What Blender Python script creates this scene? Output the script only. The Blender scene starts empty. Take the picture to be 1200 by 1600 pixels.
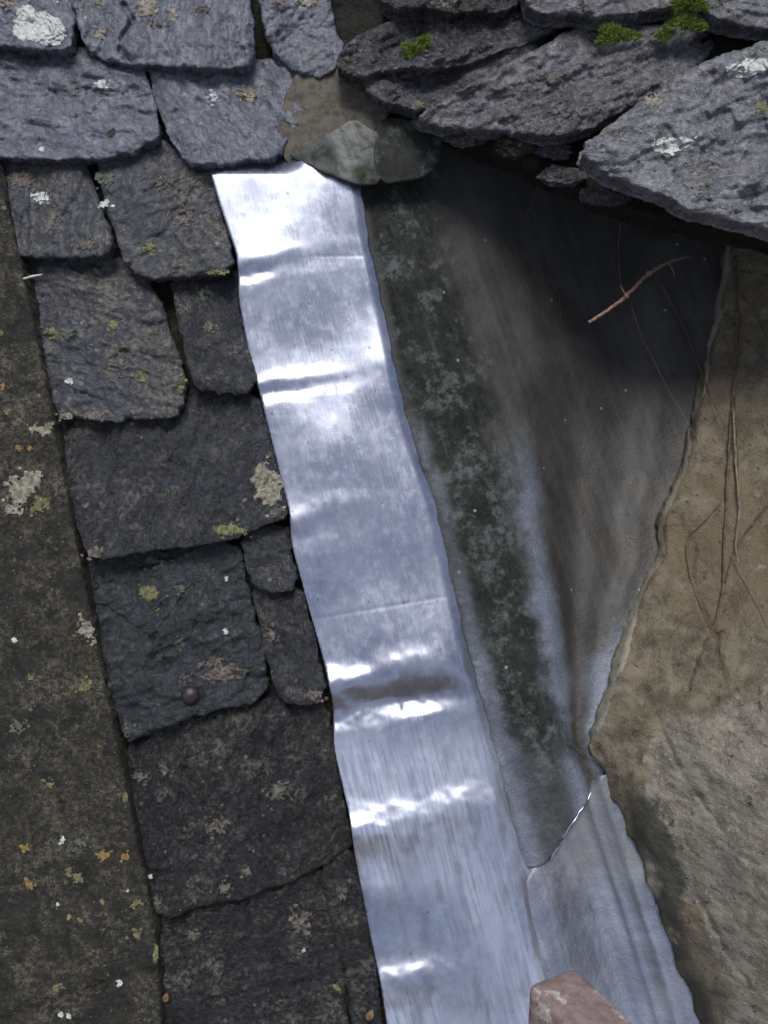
import bpy, math, random
import numpy as np
from mathutils import Vector

S = bpy.context.scene
C = S.collection
# ------------------------------------------------------------------ frame
# roof frame: u across, v up the slope, w out of the slope (towards the viewer); 1 unit of the plan = 1 mm on the slope
A = math.radians(40)
U = np.array([1.0, 0, 0]); V = np.array([0, math.cos(A), math.sin(A)]); W = np.array([0, -math.sin(A), math.cos(A)])
D = 1.30
ORI = np.array([0, 0, 4.0])          # centre of the view lies four metres above the ground
def world(u, v, w):
    u = np.asarray(u, float); v = np.asarray(v, float); w = np.asarray(w, float)
    return ORI + u[..., None]*U + v[..., None]*V + w[..., None]*W
def uvw(x, y, w):
    x = np.asarray(x, float); y = np.asarray(y, float); w = np.asarray(w, float)
    k = (D - w)/D*0.001
    return (x-600)*k, (800-y)*k, w
def P(x, y, w): return world(*uvw(x, y, w))

# ------------------------------------------------------------------ camera, sky, sun
cam = bpy.data.objects.new('camera', bpy.data.cameras.new('camera')); C.objects.link(cam)
cam.location = Vector(ORI + D*W)
from mathutils import Matrix
cam.rotation_euler = Matrix((U, V, W)).transposed().to_euler()
cam.data.sensor_fit = 'VERTICAL'; cam.data.sensor_height = 24
cam.data.lens = 24*D/1.6
cam.data.clip_start = 0.05; cam.data.clip_end = 2000
cam.data.dof.use_dof = True; cam.data.dof.focus_distance = D-0.02; cam.data.dof.aperture_fstop = 5.0
S.camera = cam
SUN = 0.00*U + 0.60*V + 0.80*W; SUN /= np.linalg.norm(SUN)
wd = bpy.data.worlds.new('World'); S.world = wd; wd.use_nodes = True
nt = wd.node_tree; bg = nt.nodes['Background']
sky = nt.nodes.new('ShaderNodeTexSky'); sky.sky_type = 'NISHITA'; sky.sun_disc = False
sky.sun_elevation = math.asin(SUN[2]); sky.sun_rotation = math.atan2(SUN[0], SUN[1])
sky.air_density = 1.0; sky.dust_density = 3.0; sky.ozone_density = 1.0
tc = nt.nodes.new('ShaderNodeTexCoord'); cn = nt.nodes.new('ShaderNodeTexNoise'); cn.inputs['Scale'].default_value = 3.2; cn.inputs['Detail'].default_value = 5
cn.inputs['Roughness'].default_value = 0.5; nt.links.new(tc.outputs['Generated'], cn.inputs['Vector'])
cr = nt.nodes.new('ShaderNodeMapRange'); cr.interpolation_type = 'SMOOTHSTEP'; nt.links.new(cn.outputs[0], cr.inputs[0])
for i_, v_ in zip((1, 2, 3, 4), (0.44, 0.56, 0.0, 0.9)): cr.inputs[i_].default_value = v_
cm = nt.nodes.new('ShaderNodeMix'); cm.data_type = 'RGBA'; nt.links.new(cr.outputs[0], cm.inputs[0]); nt.links.new(sky.outputs[0], cm.inputs[6])
cm.inputs[7].default_value = (5.6, 6.0, 7.2, 1)      # broken cloud cover
cb = nt.nodes.new('ShaderNodeTexNoise'); cb.inputs['Scale'].default_value = 2.3; cb.inputs['Detail'].default_value = 5; nt.links.new(tc.outputs['Generated'], cb.inputs['Vector'])
c2 = nt.nodes.new('ShaderNodeMapRange'); c2.interpolation_type = 'SMOOTHSTEP'; nt.links.new(cb.outputs[0], c2.inputs[0])
for i_, v_ in zip((1, 2, 3, 4), (0.43, 0.57, 0.0, 1.0)): c2.inputs[i_].default_value = v_
c3 = nt.nodes.new('ShaderNodeMix'); c3.data_type = 'RGBA'; nt.links.new(c2.outputs[0], c3.inputs[0]); c3.inputs[6].default_value = (2.0, 2.3, 3.1, 1); c3.inputs[7].default_value = (7.4, 7.9, 9.6, 1)
nt.links.new(c3.outputs[2], cm.inputs[7]); nt.links.new(cm.outputs[2], bg.inputs[0]); bg.inputs[1].default_value = 0.085
sl = bpy.data.lights.new('sun', 'SUN'); sl.energy = 2.5; sl.angle = math.radians(24); sl.color = (1, 0.97, 0.93)
so = bpy.data.objects.new('sun', sl); C.objects.link(so)
so.rotation_euler = Vector(SUN).to_track_quat('Z', 'Y').to_euler(); so.location = (0, 0, 12)
S.view_settings.view_transform = 'Standard'; S.view_settings.look = 'None'
S.view_settings.exposure = 0.1; S.view_settings.gamma = 1
S.render.resolution_x = 768; S.render.resolution_y = 1024

# ------------------------------------------------------------------ noise
def _hash(ix, iy, seed):
    n = (ix.astype(np.int64)*374761393 + iy.astype(np.int64)*668265263 + seed*982451653) & 0xffffffff
    n = ((n ^ (n >> 13))*1274126177) & 0xffffffff
    n = n ^ (n >> 16)
    return (n & 0xffff)/65535.0
def vnoise(x, y, seed=0):
    ix = np.floor(x); iy = np.floor(y); fx = x-ix; fy = y-iy
    fx = fx*fx*fx*(fx*(fx*6-15)+10); fy = fy*fy*fy*(fy*(fy*6-15)+10)
    a = _hash(ix, iy, seed); b = _hash(ix+1, iy, seed); c = _hash(ix, iy+1, seed); d = _hash(ix+1, iy+1, seed)
    return (a*(1-fx)+b*fx)*(1-fy) + (c*(1-fx)+d*fx)*fy
def fbm(x, y, size, octv=4, seed=0, gain=0.5):
    x = np.asarray(x, float)/size; y = np.asarray(y, float)/size
    s = 0; a = 1; t = 0
    for o in range(octv):
        s = s + a*(vnoise(x+o*17.3, y-o*9.1, seed+o*31)-0.5)*2; t += a; a *= gain
        x, y = 2*(x*0.8-y*0.6)+3.1, 2*(x*0.6+y*0.8)-1.7
    return s/t
def smooth(a, b, x):
    t = np.clip((np.asarray(x, float)-a)/(b-a), 0, 1); return t*t*(3-2*t)
def interp(pts):
    ys = np.array([p[0] for p in pts], float); xs = np.array([p[1] for p in pts], float)
    return lambda y: np.interp(y, ys, xs)
def terr(n, k, sharp=0.25):          # riven, terraced relief
    m = n*k; f = np.floor(m); r = m-f
    return (f + smooth(1-sharp, 1, r))/k

# ------------------------------------------------------------------ outlines
def chaikin(pts, n=2):
    p = np.array(pts, float)
    for _ in range(n):
        q = np.roll(p, -1, 0); p = np.stack([0.75*p+0.25*q, 0.25*p+0.75*q], 1).reshape(-1, 2)
    return p
def sdist(X, Y, poly):               # positive inside
    d = np.full(X.shape, 1e18); ins = np.zeros(X.shape, bool); n = len(poly)
    for i in range(n):
        x0, y0 = poly[i]; x1, y1 = poly[(i+1) % n]; dx, dy = x1-x0, y1-y0; L = dx*dx+dy*dy+1e-12
        t = np.clip(((X-x0)*dx+(Y-y0)*dy)/L, 0, 1)
        d = np.minimum(d, (X-x0-t*dx)**2+(Y-y0-t*dy)**2)
        if y0 != y1:
            ins ^= ((y0 > Y) != (y1 > Y)) & (X < (x1-x0)*(Y-y0)/(y1-y0)+x0)
    return np.where(ins, 1, -1)*np.sqrt(d)

# ------------------------------------------------------------------ objects
def tag(o, label=None, cat=None, group=None, kind=None):
    if label: o['label'] = label
    if cat: o['category'] = cat
    if group: o['group'] = group
    if kind: o['kind'] = kind
    return o
def link(name, verts, faces, mat, parent=None, uvs=None, smoothf=True, attrs=None):
    """verts in world space; the origin goes to their centre"""
    verts = np.asarray(verts, float); c = verts.mean(0)
    me = bpy.data.meshes.new(name)
    if isinstance(faces, np.ndarray):
        n = faces.shape[1]; me.vertices.add(len(verts)); me.loops.add(faces.size); me.polygons.add(len(faces))
        me.vertices.foreach_set('co', (verts-c).ravel())
        me.loops.foreach_set('vertex_index', faces.ravel().astype(np.int32))
        me.polygons.foreach_set('loop_start', np.arange(0, faces.size, n, dtype=np.int32))
        me.update(calc_edges=True)
        fl = faces.ravel()
    else:
        me.from_pydata([tuple(v-c) for v in verts], [], faces); me.update()
        fl = np.array([i for f in faces for i in f])
    if uvs is not None:
        ul = me.uv_layers.new(name='plan'); ul.data.foreach_set('uv', np.asarray(uvs, float)[fl].ravel())
    if attrs:
        for k, a in attrs.items():
            at = me.attributes.new(k, 'FLOAT', 'POINT'); at.data.foreach_set('value', np.asarray(a, np.float32))
    me.validate()
    me.polygons.foreach_set('use_smooth', [smoothf]*len(me.polygons))
    me.materials.append(mat)
    o = bpy.data.objects.new(name, me); C.objects.link(o)
    if parent is None: o.location = Vector(c)
    else:
        o.parent = parent
        base = np.array(parent.location) if parent.parent is None else np.array(parent.location)+np.array(parent.parent.location)
        o.location = Vector(c-base)
    return o

def patch(name, outline, hf, mat, thick=25, step=3.0, edge=3.0, esize=18, rnd=7, parent=None, seed=0, skirt_rows=3,
          bottom=False, skirt_noise=2.5, ch=2, attrs=None, poly_ready=False):
    """a slab seen from above: outline in plan units, relief hf(x, y) in mm above the slope, given a real thickness"""
    poly = np.array(outline, float) if poly_ready else chaikin(outline, ch)
    x0, y0 = poly.min(0)-step*3; x1, y1 = poly.max(0)+step*3
    xs = np.arange(x0, x1, step); ys = np.arange(y0, y1, step)
    X, Y = np.meshgrid(xs, ys, indexing='ij')
    sd = sdist(X, Y, poly)
    if edge: sd = sd + edge*fbm(X, Y, esize, 4, seed+5, 0.6)
    gx, gy = np.gradient(sd, step); gl = np.sqrt(gx*gx+gy*gy)+1e-9; gx /= gl; gy /= gl
    keep = sd > -step*0.85
    neg = (sd < 0) & keep
    PX = np.where(neg, X - gx*sd, X); PY = np.where(neg, Y - gy*sd, Y)
    sdc = np.maximum(sd, 0)
    H = hf(PX, PY)
    if rnd:
        t = np.clip(1-sdc/rnd, 0, 1); H = H - rnd*0.8*(1-np.sqrt(np.maximum(1-t*t, 0)))
    q = keep[:-1, :-1] & keep[1:, :-1] & keep[:-1, 1:] & keep[1:, 1:]
    inner = (sd[:-1, :-1] > 0) | (sd[1:, :-1] > 0) | (sd[:-1, 1:] > 0) | (sd[1:, 1:] > 0)
    q &= inner
    idx = np.arange(X.size).reshape(X.shape)
    F = np.stack([idx[:-1, :-1][q], idx[:-1, 1:][q], idx[1:, 1:][q], idx[1:, :-1][q]], 1)
    used = np.unique(F); rem = -np.ones(X.size, int); rem[used] = np.arange(len(used)); F = rem[F]
    px = PX.ravel()[used]; py = PY.ravel()[used]; h = H.ravel()[used]*0.001
    u, v, w = uvw(px, py, h)
    n = len(used)
    E = np.concatenate([F[:, [0, 1]], F[:, [1, 2]], F[:, [2, 3]], F[:, [3, 0]]])
    key = E[:, 0]*n+E[:, 1]; rkey = E[:, 1]*n+E[:, 0]
    B = E[~np.isin(key, rkey)]
    bv = np.unique(B); bm_ = -np.ones(n, int); bm_[bv] = np.arange(len(bv))
    allu, allv, allw = [u], [v], [w]; pxs, pys = [px], [py]; faces = [F]; prev = None
    gxx = gx.ravel()[used][bv]; gyy = gy.ravel()[used][bv]
    for r in range(1, skirt_rows+1):
        dz = thick*0.001*r/skirt_rows
        nn = skirt_noise*0.001*fbm(px[bv]+r*37, py[bv]-r*51, 9, 2, seed+r)
        inset = 0.001*(1.2*r) + nn
        off = n+(r-1)*len(bv)
        allu.append(u[bv]+gxx*inset); allv.append(v[bv]-gyy*inset); allw.append(w[bv]-dz)
        pxs.append(px[bv]); pys.append(py[bv]+r*thick/skirt_rows)
        a = B[:, 0] if prev is None else bm_[B[:, 0]]+prev; b = B[:, 1] if prev is None else bm_[B[:, 1]]+prev
        a2 = bm_[B[:, 0]]+off; b2 = bm_[B[:, 1]]+off
        faces.append(np.stack([b, a, a2, b2], 1)); prev = off
    if bottom:
        off = n+skirt_rows*len(bv)
        allu.append(u); allv.append(v); allw.append(w-thick*0.001); pxs.append(px); pys.append(py)
        faces.append(F[:, ::-1]+off)
    u = np.concatenate(allu); v = np.concatenate(allv); w = np.concatenate(allw)
    uv = np.stack([np.concatenate(pxs), -np.concatenate(pys)], 1)*0.001
    at = None
    if attrs: at = {k: f(np.concatenate(pxs), np.concatenate(pys)) for k, f in attrs.items()}
    return link(name, world(u, v, w), np.concatenate(faces), mat, parent, uv, True, at)

def tube(name, pts, radii, mat, parent=None, sides=8, wob=0.0, seed=1, sub=6):
    """pts: (x, y, w mm) plan points, radii in mm"""
    rng = random.Random(seed)
    p = [np.array(P(a, b, c*0.001)) for a, b, c in pts]
    q = []; rr = []
    for i in range(len(p)-1):
        p0 = p[max(i-1, 0)]; p1 = p[i]; p2 = p[i+1]; p3 = p[min(i+2, len(p)-1)]
        for k in range(sub):
            t = k/sub
            q.append(0.5*((2*p1)+(-p0+p2)*t+(2*p0-5*p1+4*p2-p3)*t*t+(-p0+3*p1-3*p2+p3)*t**3))
            rr.append(radii[i]*(1-t)+radii[i+1]*t)
    q.append(p[-1]); rr.append(radii[-1])
    q = [a+np.array([rng.uniform(-wob, wob) for _ in range(3)])*0.001 for a in q]
    vs = []; fs = []
    for i, a in enumerate(q):
        d = q[min(i+1, len(q)-1)]-q[max(i-1, 0)]; d /= np.linalg.norm(d)+1e-12
        s = np.cross(d, W); s /= np.linalg.norm(s)+1e-12; t = np.cross(d, s)
        r = rr[i]*0.001*rng.uniform(0.9, 1.12)
        for k in range(sides):
            an = 2*math.pi*k/sides; vs.append(a+r*(math.cos(an)*s+math.sin(an)*t))
    for i in range(len(q)-1):
        for k in range(sides):
            fs.append((i*sides+k, i*sides+(k+1) % sides, (i+1)*sides+(k+1) % sides, (i+1)*sides+k))
    fs.append(tuple(range(sides))[::-1]); fs.append(tuple((len(q)-1)*sides+k for k in range(sides)))
    return link(name, np.array(vs), fs, mat, parent)

# ------------------------------------------------------------------ materials
class NT:
    def __init__(s, name):
        s.m = bpy.data.materials.new(name); s.m.use_nodes = True; s.t = s.m.node_tree; s.b = s.t.nodes['Principled BSDF']
        s.pos = s.n('ShaderNodeNewGeometry').outputs['Position']
        s.uv = s.n('ShaderNodeUVMap'); s.uv.uv_map = 'plan'; s.uv = s.uv.outputs[0]
    def n(s, k): return s.t.nodes.new(k)
    def set(s, sock, v):
        if hasattr(v, 'links') or isinstance(v, bpy.types.NodeSocket): s.t.links.new(v, sock)
        elif isinstance(v, tuple) and len(v) == 3 and sock.type == 'RGBA': sock.default_value = (*v, 1)
        else: sock.default_value = v
    def noise(s, scale, det=4, rough=0.55, vec=None, dist=0.0, off=0.0, out=0):
        k = s.n('ShaderNodeTexNoise'); k.inputs['Scale'].default_value = scale; k.inputs['Detail'].default_value = det
        k.inputs['Roughness'].default_value = rough; k.inputs['Distortion'].default_value = dist
        vec = s.pos if vec is None else vec
        if off: vec = s.vadd(vec, (off, off*0.7, -off))
        s.t.links.new(vec, k.inputs['Vector']); return k.outputs[out]
    def vadd(s, a, b):
        k = s.n('ShaderNodeVectorMath'); k.operation = 'ADD'; s.set(k.inputs[0], a); s.set(k.inputs[1], b); return k.outputs[0]
    def vmul(s, a, b):
        k = s.n('ShaderNodeVectorMath'); k.operation = 'MULTIPLY'; s.set(k.inputs[0], a); s.set(k.inputs[1], b); return k.outputs[0]
    def rot(s, a, deg):
        k = s.n('ShaderNodeMapping'); s.t.links.new(a, k.inputs[0]); k.inputs['Rotation'].default_value = (0, 0, math.radians(deg)); return k.outputs[0]
    def voro(s, scale, vec=None, feature='F1', out='Distance', rnd=1.0):
        k = s.n('ShaderNodeTexVoronoi'); k.feature = feature; k.inputs['Scale'].default_value = scale
        k.inputs['Randomness'].default_value = rnd
        s.t.links.new(s.pos if vec is None else vec, k.inputs['Vector']); return k.outputs[out]
    def ramp(s, f, a, b, lo=0.0, hi=1.0):
        k = s.n('ShaderNodeMapRange'); k.interpolation_type = 'SMOOTHSTEP'; s.set(k.inputs[0], f)
        for i, v in zip((1, 2, 3, 4), (a, b, lo, hi)): k.inputs[i].default_value = v
        return k.outputs[0]
    def math(s, op, a, b=0.0):
        k = s.n('ShaderNodeMath'); k.operation = op; s.set(k.inputs[0], a); s.set(k.inputs[1], b); return k.outputs[0]
    def mix(s, f, a, b):
        k = s.n('ShaderNodeMix'); k.data_type = 'RGBA'; s.set(k.inputs[0], f); s.set(k.inputs[6], a); s.set(k.inputs[7], b); return k.outputs[2]
    def attr(s, name):
        k = s.n('ShaderNodeAttribute'); k.attribute_name = name; return k.outputs['Fac']
    def bump(s, h, dist, strength=1.0, normal=None):
        k = s.n('ShaderNodeBump'); k.inputs['Distance'].default_value = dist; k.inputs['Strength'].default_value = strength
        s.t.links.new(h, k.inputs['Height'])
        if normal is not None: s.t.links.new(normal, k.inputs['Normal'])
        return k.outputs[0]
    def fin(s, col, rough=0.7, metal=0.0, normal=None, spec=0.5):
        s.set(s.b.inputs['Base Color'], col); s.set(s.b.inputs['Roughness'], rough); s.set(s.b.inputs['Metallic'], metal)
        s.set(s.b.inputs['Specular IOR Level'], spec)
        if normal is not None: s.t.links.new(normal, s.b.inputs['Normal'])
        return s.m

def rock(name, c0, c1, dirt, lich, dirt_amt=0.5, lich_amt=0.3, rough=0.5, spec=0.5, bumpd=0.0025, fine=1.0, yellow=0.0, off=0.0, crumb=0.0, coat=0.0):
    s = NT(name)
    big = s.noise(8, 4, 0.6, off=off+1); mid = s.noise(34, 6, 0.7, off=off+5, dist=0.4); fi = s.noise(150, 5, 0.75, off=off+9); gr = s.noise(430, 3, 0.7)
    col = s.mix(s.ramp(mid, 0.36, 0.64), c0, c1)
    col = s.mix(s.math('MULTIPLY', s.ramp(fi, 0.50, 0.66), 0.35), col, tuple(min(1, x*2.3+0.01) for x in c1))
    col = s.mix(s.math('MULTIPLY', s.ramp(fi, 0.34, 0.45, 1, 0), 0.5), col, tuple(x*0.4 for x in c0))
    m = s.math('ADD', s.math('MULTIPLY', big, 0.55), s.math('MULTIPLY', mid, 0.45))
    dm = s.ramp(m, 0.60-0.22*dirt_amt, 0.66-0.2*dirt_amt)
    dc = s.mix(s.ramp(fi, 0.44, 0.58), tuple(x*0.6 for x in dirt), tuple(x*2.1 for x in dirt))
    col = s.mix(s.math('MULTIPLY', dm, 0.75), col, dc)
    # crusty pale lichen: clumps broken up into grains
    l1 = s.noise(15, 6, 0.75, off=off+21); l2 = s.noise(120, 5, 0.75, off=off+33)
    lm = s.math('MULTIPLY', s.ramp(l1, 0.60-0.14*lich_amt, 0.70-0.12*lich_amt), s.ramp(l2, 0.47, 0.56))
    lm = s.math('MULTIPLY', lm, s.ramp(gr, 0.36, 0.52))
    col = s.mix(s.math('MULTIPLY', lm, 0.9), col, s.mix(s.ramp(mid, 0.4, 0.6), tuple(x*0.6 for x in lich), lich))
    for sc, th, dd in ((75, 0.93, 0.24), (190, 0.90, 0.26)):
        vd = s.voro(sc, out='Distance'); vc = s.voro(sc, out='Color')
        sep = s.n('ShaderNodeSeparateColor'); s.t.links.new(vc, sep.inputs[0])
        dot = s.math('MULTIPLY', s.ramp(s.math('ADD', vd, s.math('MULTIPLY', gr, 0.35)), dd+0.12, dd+0.2, 1, 0), s.ramp(sep.outputs[0], th, th+0.01))
        col = s.mix(s.math('MULTIPLY', dot, s.ramp(sep.outputs[1], 0.2, 0.9, 0.15, 0.8)), col, tuple(min(.5, x*1.25) for x in lich))
    if yellow:
        y1 = s.noise(48, 5, 0.7, off=off+55); ym = s.math('MULTIPLY', s.ramp(y1, 0.74-0.1*yellow, 0.77-0.1*yellow), s.ramp(gr, 0.35, 0.5))
        col = s.mix(ym, col, s.mix(s.ramp(s.noise(14, 2), 0.45, 0.55), (0.20, 0.19, 0.06), (0.26, 0.18, 0.07)))
    h = s.math('ADD', s.math('MULTIPLY', mid, 0.9), s.math('ADD', s.math('MULTIPLY', fi, 0.5*fine), s.math('MULTIPLY', gr, 0.20*fine)))
    if crumb:
        vv = s.voro(95, vec=s.vadd(s.pos, s.vmul(s.noise(60, 3, 0.6, out=1), (0.02, 0.02, 0.02)))); cm = s.math('MULTIPLY', s.ramp(s.noise(12, 4, 0.6, off=off+4), 0.44, 0.56), crumb)
        h = s.math('ADD', h, s.math('MULTIPLY', s.ramp(vv, 0.1, 0.6, 1, 0), cm))
        col = s.mix(s.math('MULTIPLY', cm, s.ramp(vv, 0.35, 0.6, 0, 0.6)), col, tuple(x*0.3 for x in c0))
    n1 = s.bump(h, bumpd*5.5, 1.0)
    rg = s.math('ADD', s.ramp(fi, 0.4, 0.6, rough-0.14, rough+0.14), s.math('MULTIPLY', lm, 0.25))
    s.b.inputs['Coat Weight'].default_value = coat*0.8; s.b.inputs['Coat Roughness'].default_value = 0.46     # film of rain water
    return s.fin(col, rg, 0, n1, spec)

BL0, BL1 = (0.030, 0.034, 0.044), (0.062, 0.068, 0.086)
M = {}
M['slate_blue'] = rock('blue grey riven slate', (0.072, 0.080, 0.106), (0.140, 0.154, 0.200), (0.055, 0.057, 0.056), (0.28, 0.28, 0.26), 0.05, 0.15, 0.30, 0.9, off=2, fine=0.55, coat=0.6)  # upper courses: brighter sky sheen is put into the base colour
M['slate_mid'] = rock('grey slate with tan lichen film', (0.038, 0.042, 0.052), (0.080, 0.085, 0.102), (0.088, 0.082, 0.070), (0.26, 0.25, 0.21), 0.45, 0.6, 0.38, 0.6, off=7, fine=0.8, coat=0.4)
M['slate_dark'] = rock('wet slate with painted shade', (0.012, 0.014, 0.018), (0.036, 0.040, 0.050), (0.034, 0.034, 0.027), (0.20, 0.195, 0.165), 0.3, 0.55, 0.30, 0.75, off=13, fine=.9, coat=0.2, yellow=0.15)  # middle courses: wet stone, with the dimmer light painted into its colour
M['slate_black'] = rock('black slate with painted shade', (0.008, 0.009, 0.011), (0.024, 0.025, 0.029), (0.030, 0.029, 0.021), (0.21, 0.20, 0.17), 0.4, 0.8, 0.34, 0.6, coat=0.25, off=19, yellow=0.15)  # bottom courses: shade painted in as a blacker base colour
M['slate_green'] = rock('green tinged slate', (0.013, 0.017, 0.021), (0.026, 0.033, 0.042), (0.024, 0.029, 0.023), (0.12, 0.13, 0.10), 0.3, 0.2, 0.32, 0.7, off=23, fine=.7, coat=0.3)
M['slate_rough'] = rock('coarse pale purple grey stone slate', (0.19, 0.192, 0.215), (0.40, 0.405, 0.45), (0.15, 0.145, 0.135), (0.5, 0.49, 0.46), 0.2, 0.3, 0.5, 0.6, bumpd=0.0035, fine=1.2, off=29, crumb=0.35, coat=0.25)
M['slate_grey'] = rock('damp grey stone slate', (0.11, 0.111, 0.126), (0.27, 0.27, 0.30), (0.08, 0.078, 0.07), (0.4, 0.39, 0.36), 0.3, 0.4, 0.40, 0.7, bumpd=0.0035, fine=1.2, off=30, crumb=0.5, coat=0.5)
M['slate_crumb'] = rock('dark crumbling stone slate', (0.08, 0.08, 0.092), (0.27, 0.27, 0.30), (0.07, 0.068, 0.06), (0.25, 0.25, 0.22), 0.5, 0.6, 0.6, 0.5, bumpd=0.005, fine=1.3, off=31, crumb=0.6)
M['coping'] = rock('algae darkened coping stone', (0.021, 0.020, 0.018), (0.050, 0.046, 0.038), (0.046, 0.043, 0.029), (0.20, 0.185, 0.14), 0.55, 0.95, 0.75, 0.35, bumpd=0.0018, off=37, yellow=0.8, fine=1.5)
M['bed'] = rock('dark gritty mortar bed', (0.012, 0.012, 0.010), (0.03, 0.03, 0.025), (0.02, 0.02, 0.012), (0.07, 0.07, 0.05), 0.6, 0.3, 0.85, 0.3, off=41)
M['rubble'] = rock('crumbled lime mortar', (0.05, 0.048, 0.038), (0.13, 0.125, 0.10), (0.05, 0.05, 0.03), (0.28, 0.27, 0.22), 0.5, 0.6, 0.8, 0.3, bumpd=0.005, fine=1.5, off=43, crumb=1)

def lichen_mat(name, a, b):
    s = NT(name); n1 = s.noise(140, 4, 0.7); n2 = s.noise(600, 2, 0.6)
    col = s.mix(s.ramp(n1, 0.35, 0.65), a, b)
    return s.fin(col, 0.9, 0, s.bump(s.math('ADD', n1, s.math('MULTIPLY', n2, 0.5)), 0.003), 0.2)
M['l_white'] = lichen_mat('white crustose lichen', (0.42, 0.44, 0.42), (0.66, 0.68, 0.66))
M['l_cream'] = lichen_mat('cream lichen', (0.15, 0.14, 0.11), (0.36, 0.33, 0.26))
M['l_pink'] = lichen_mat('pinkish tan lichen', (0.08, 0.07, 0.06), (0.20, 0.175, 0.155))
M['l_yellow'] = lichen_mat('yellow green lichen', (0.10, 0.105, 0.05), (0.22, 0.22, 0.115))
M['l_green'] = lichen_mat('grey green lichen', (0.075, 0.085, 0.065), (0.14, 0.15, 0.12))
M['l_orange'] = lichen_mat('orange lichen', (0.18, 0.12, 0.05), (0.30, 0.21, 0.09))

def lead_new():
    s = NT('bright sheet lead')
    uvr = s.rot(s.uv, -15)
    st = s.noise(1, 6, 0.65, vec=s.vmul(uvr, (170, 9, 1)))
    st2 = s.noise(1, 5, 0.7, vec=s.vmul(uvr, (420, 22, 1)))
    bl = s.noise(11, 5, 0.6); bl2 = s.noise(55, 5, 0.7); sp = s.voro(60, out='Distance')
    vc = s.n('ShaderNodeSeparateColor'); s.t.links.new(s.voro(60, out='Color'), vc.inputs[0])
    dark = s.math('MULTIPLY', s.ramp(s.math('ADD', sp, s.math('MULTIPLY', bl2, 0.3)), 0.24, 0.30, 1, 0), s.ramp(vc.outputs[1], 0.91, 0.92))
    col = s.mix(s.ramp(bl2, 0.35, 0.7), (0.37, 0.40, 0.49), (0.46, 0.495, 0.585))
    col = s.mix(s.math('MULTIPLY', s.ramp(st, 0.54, 0.68), 0.35), col, (0.34, 0.36, 0.40))
    col = s.mix(s.math('MULTIPLY', s.ramp(s.noise(24, 7, 0.75, off=4), 0.56, 0.66), 0.40), col, (0.30, 0.31, 0.34))
    col = s.mix(s.math('MULTIPLY', dark, 0.6), col, (0.12, 0.12, 0.12))
    bm_ = s.math('MULTIPLY', s.attr('painted_sheen'), s.ramp(st, 0.35, 0.6, 0.35, 1.0))  # mask for sky reflection painted on the lower sheet
    col = s.mix(s.math('MULTIPLY', bm_, 0.7), col, (0.60, 0.65, 0.78))  # reflected brightness mixed into the colour as lighter lead
    stn = s.math('MULTIPLY', s.attr('stain'), s.ramp(st2, 0.3, 0.6, 0.45, 1.0))
    col = s.mix(s.math('MULTIPLY', stn, 0.6), col, (0.20, 0.21, 0.25))
    scr = s.noise(1, 3, 0.6, vec=s.vmul(s.rot(s.uv, -14), (900, 14, 1)))
    col = s.mix(s.math('MULTIPLY', s.ramp(scr, 0.66, 0.72), 0.45), col, (0.78, 0.80, 0.86))
    rg = s.math('ADD', s.ramp(bl, 0.35, 0.65, 0.235, 0.325), s.math('ADD', s.math('MULTIPLY', s.ramp(st2, 0.4, 0.7), 0.08), s.math('ADD', s.math('MULTIPLY', s.ramp(bl2, 0.5, 0.7), 0.07), s.math('MULTIPLY', stn, 0.2))))
    h = s.math('ADD', s.math('MULTIPLY', st2, 0.14), s.math('ADD', s.math('MULTIPLY', s.noise(18, 2, 0.5), 1.0), s.math('MULTIPLY', bl2, 0.12)))
    n = s.bump(h, 0.0008, 1.0)
    return s.fin(col, s.math('ADD', rg, s.math('MULTIPLY', bm_, 0.06)), s.math('SUBTRACT', 0.95, s.math('MULTIPLY', bm_, 0.4)), n, 0.5)
M['lead'] = lead_new()

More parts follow.
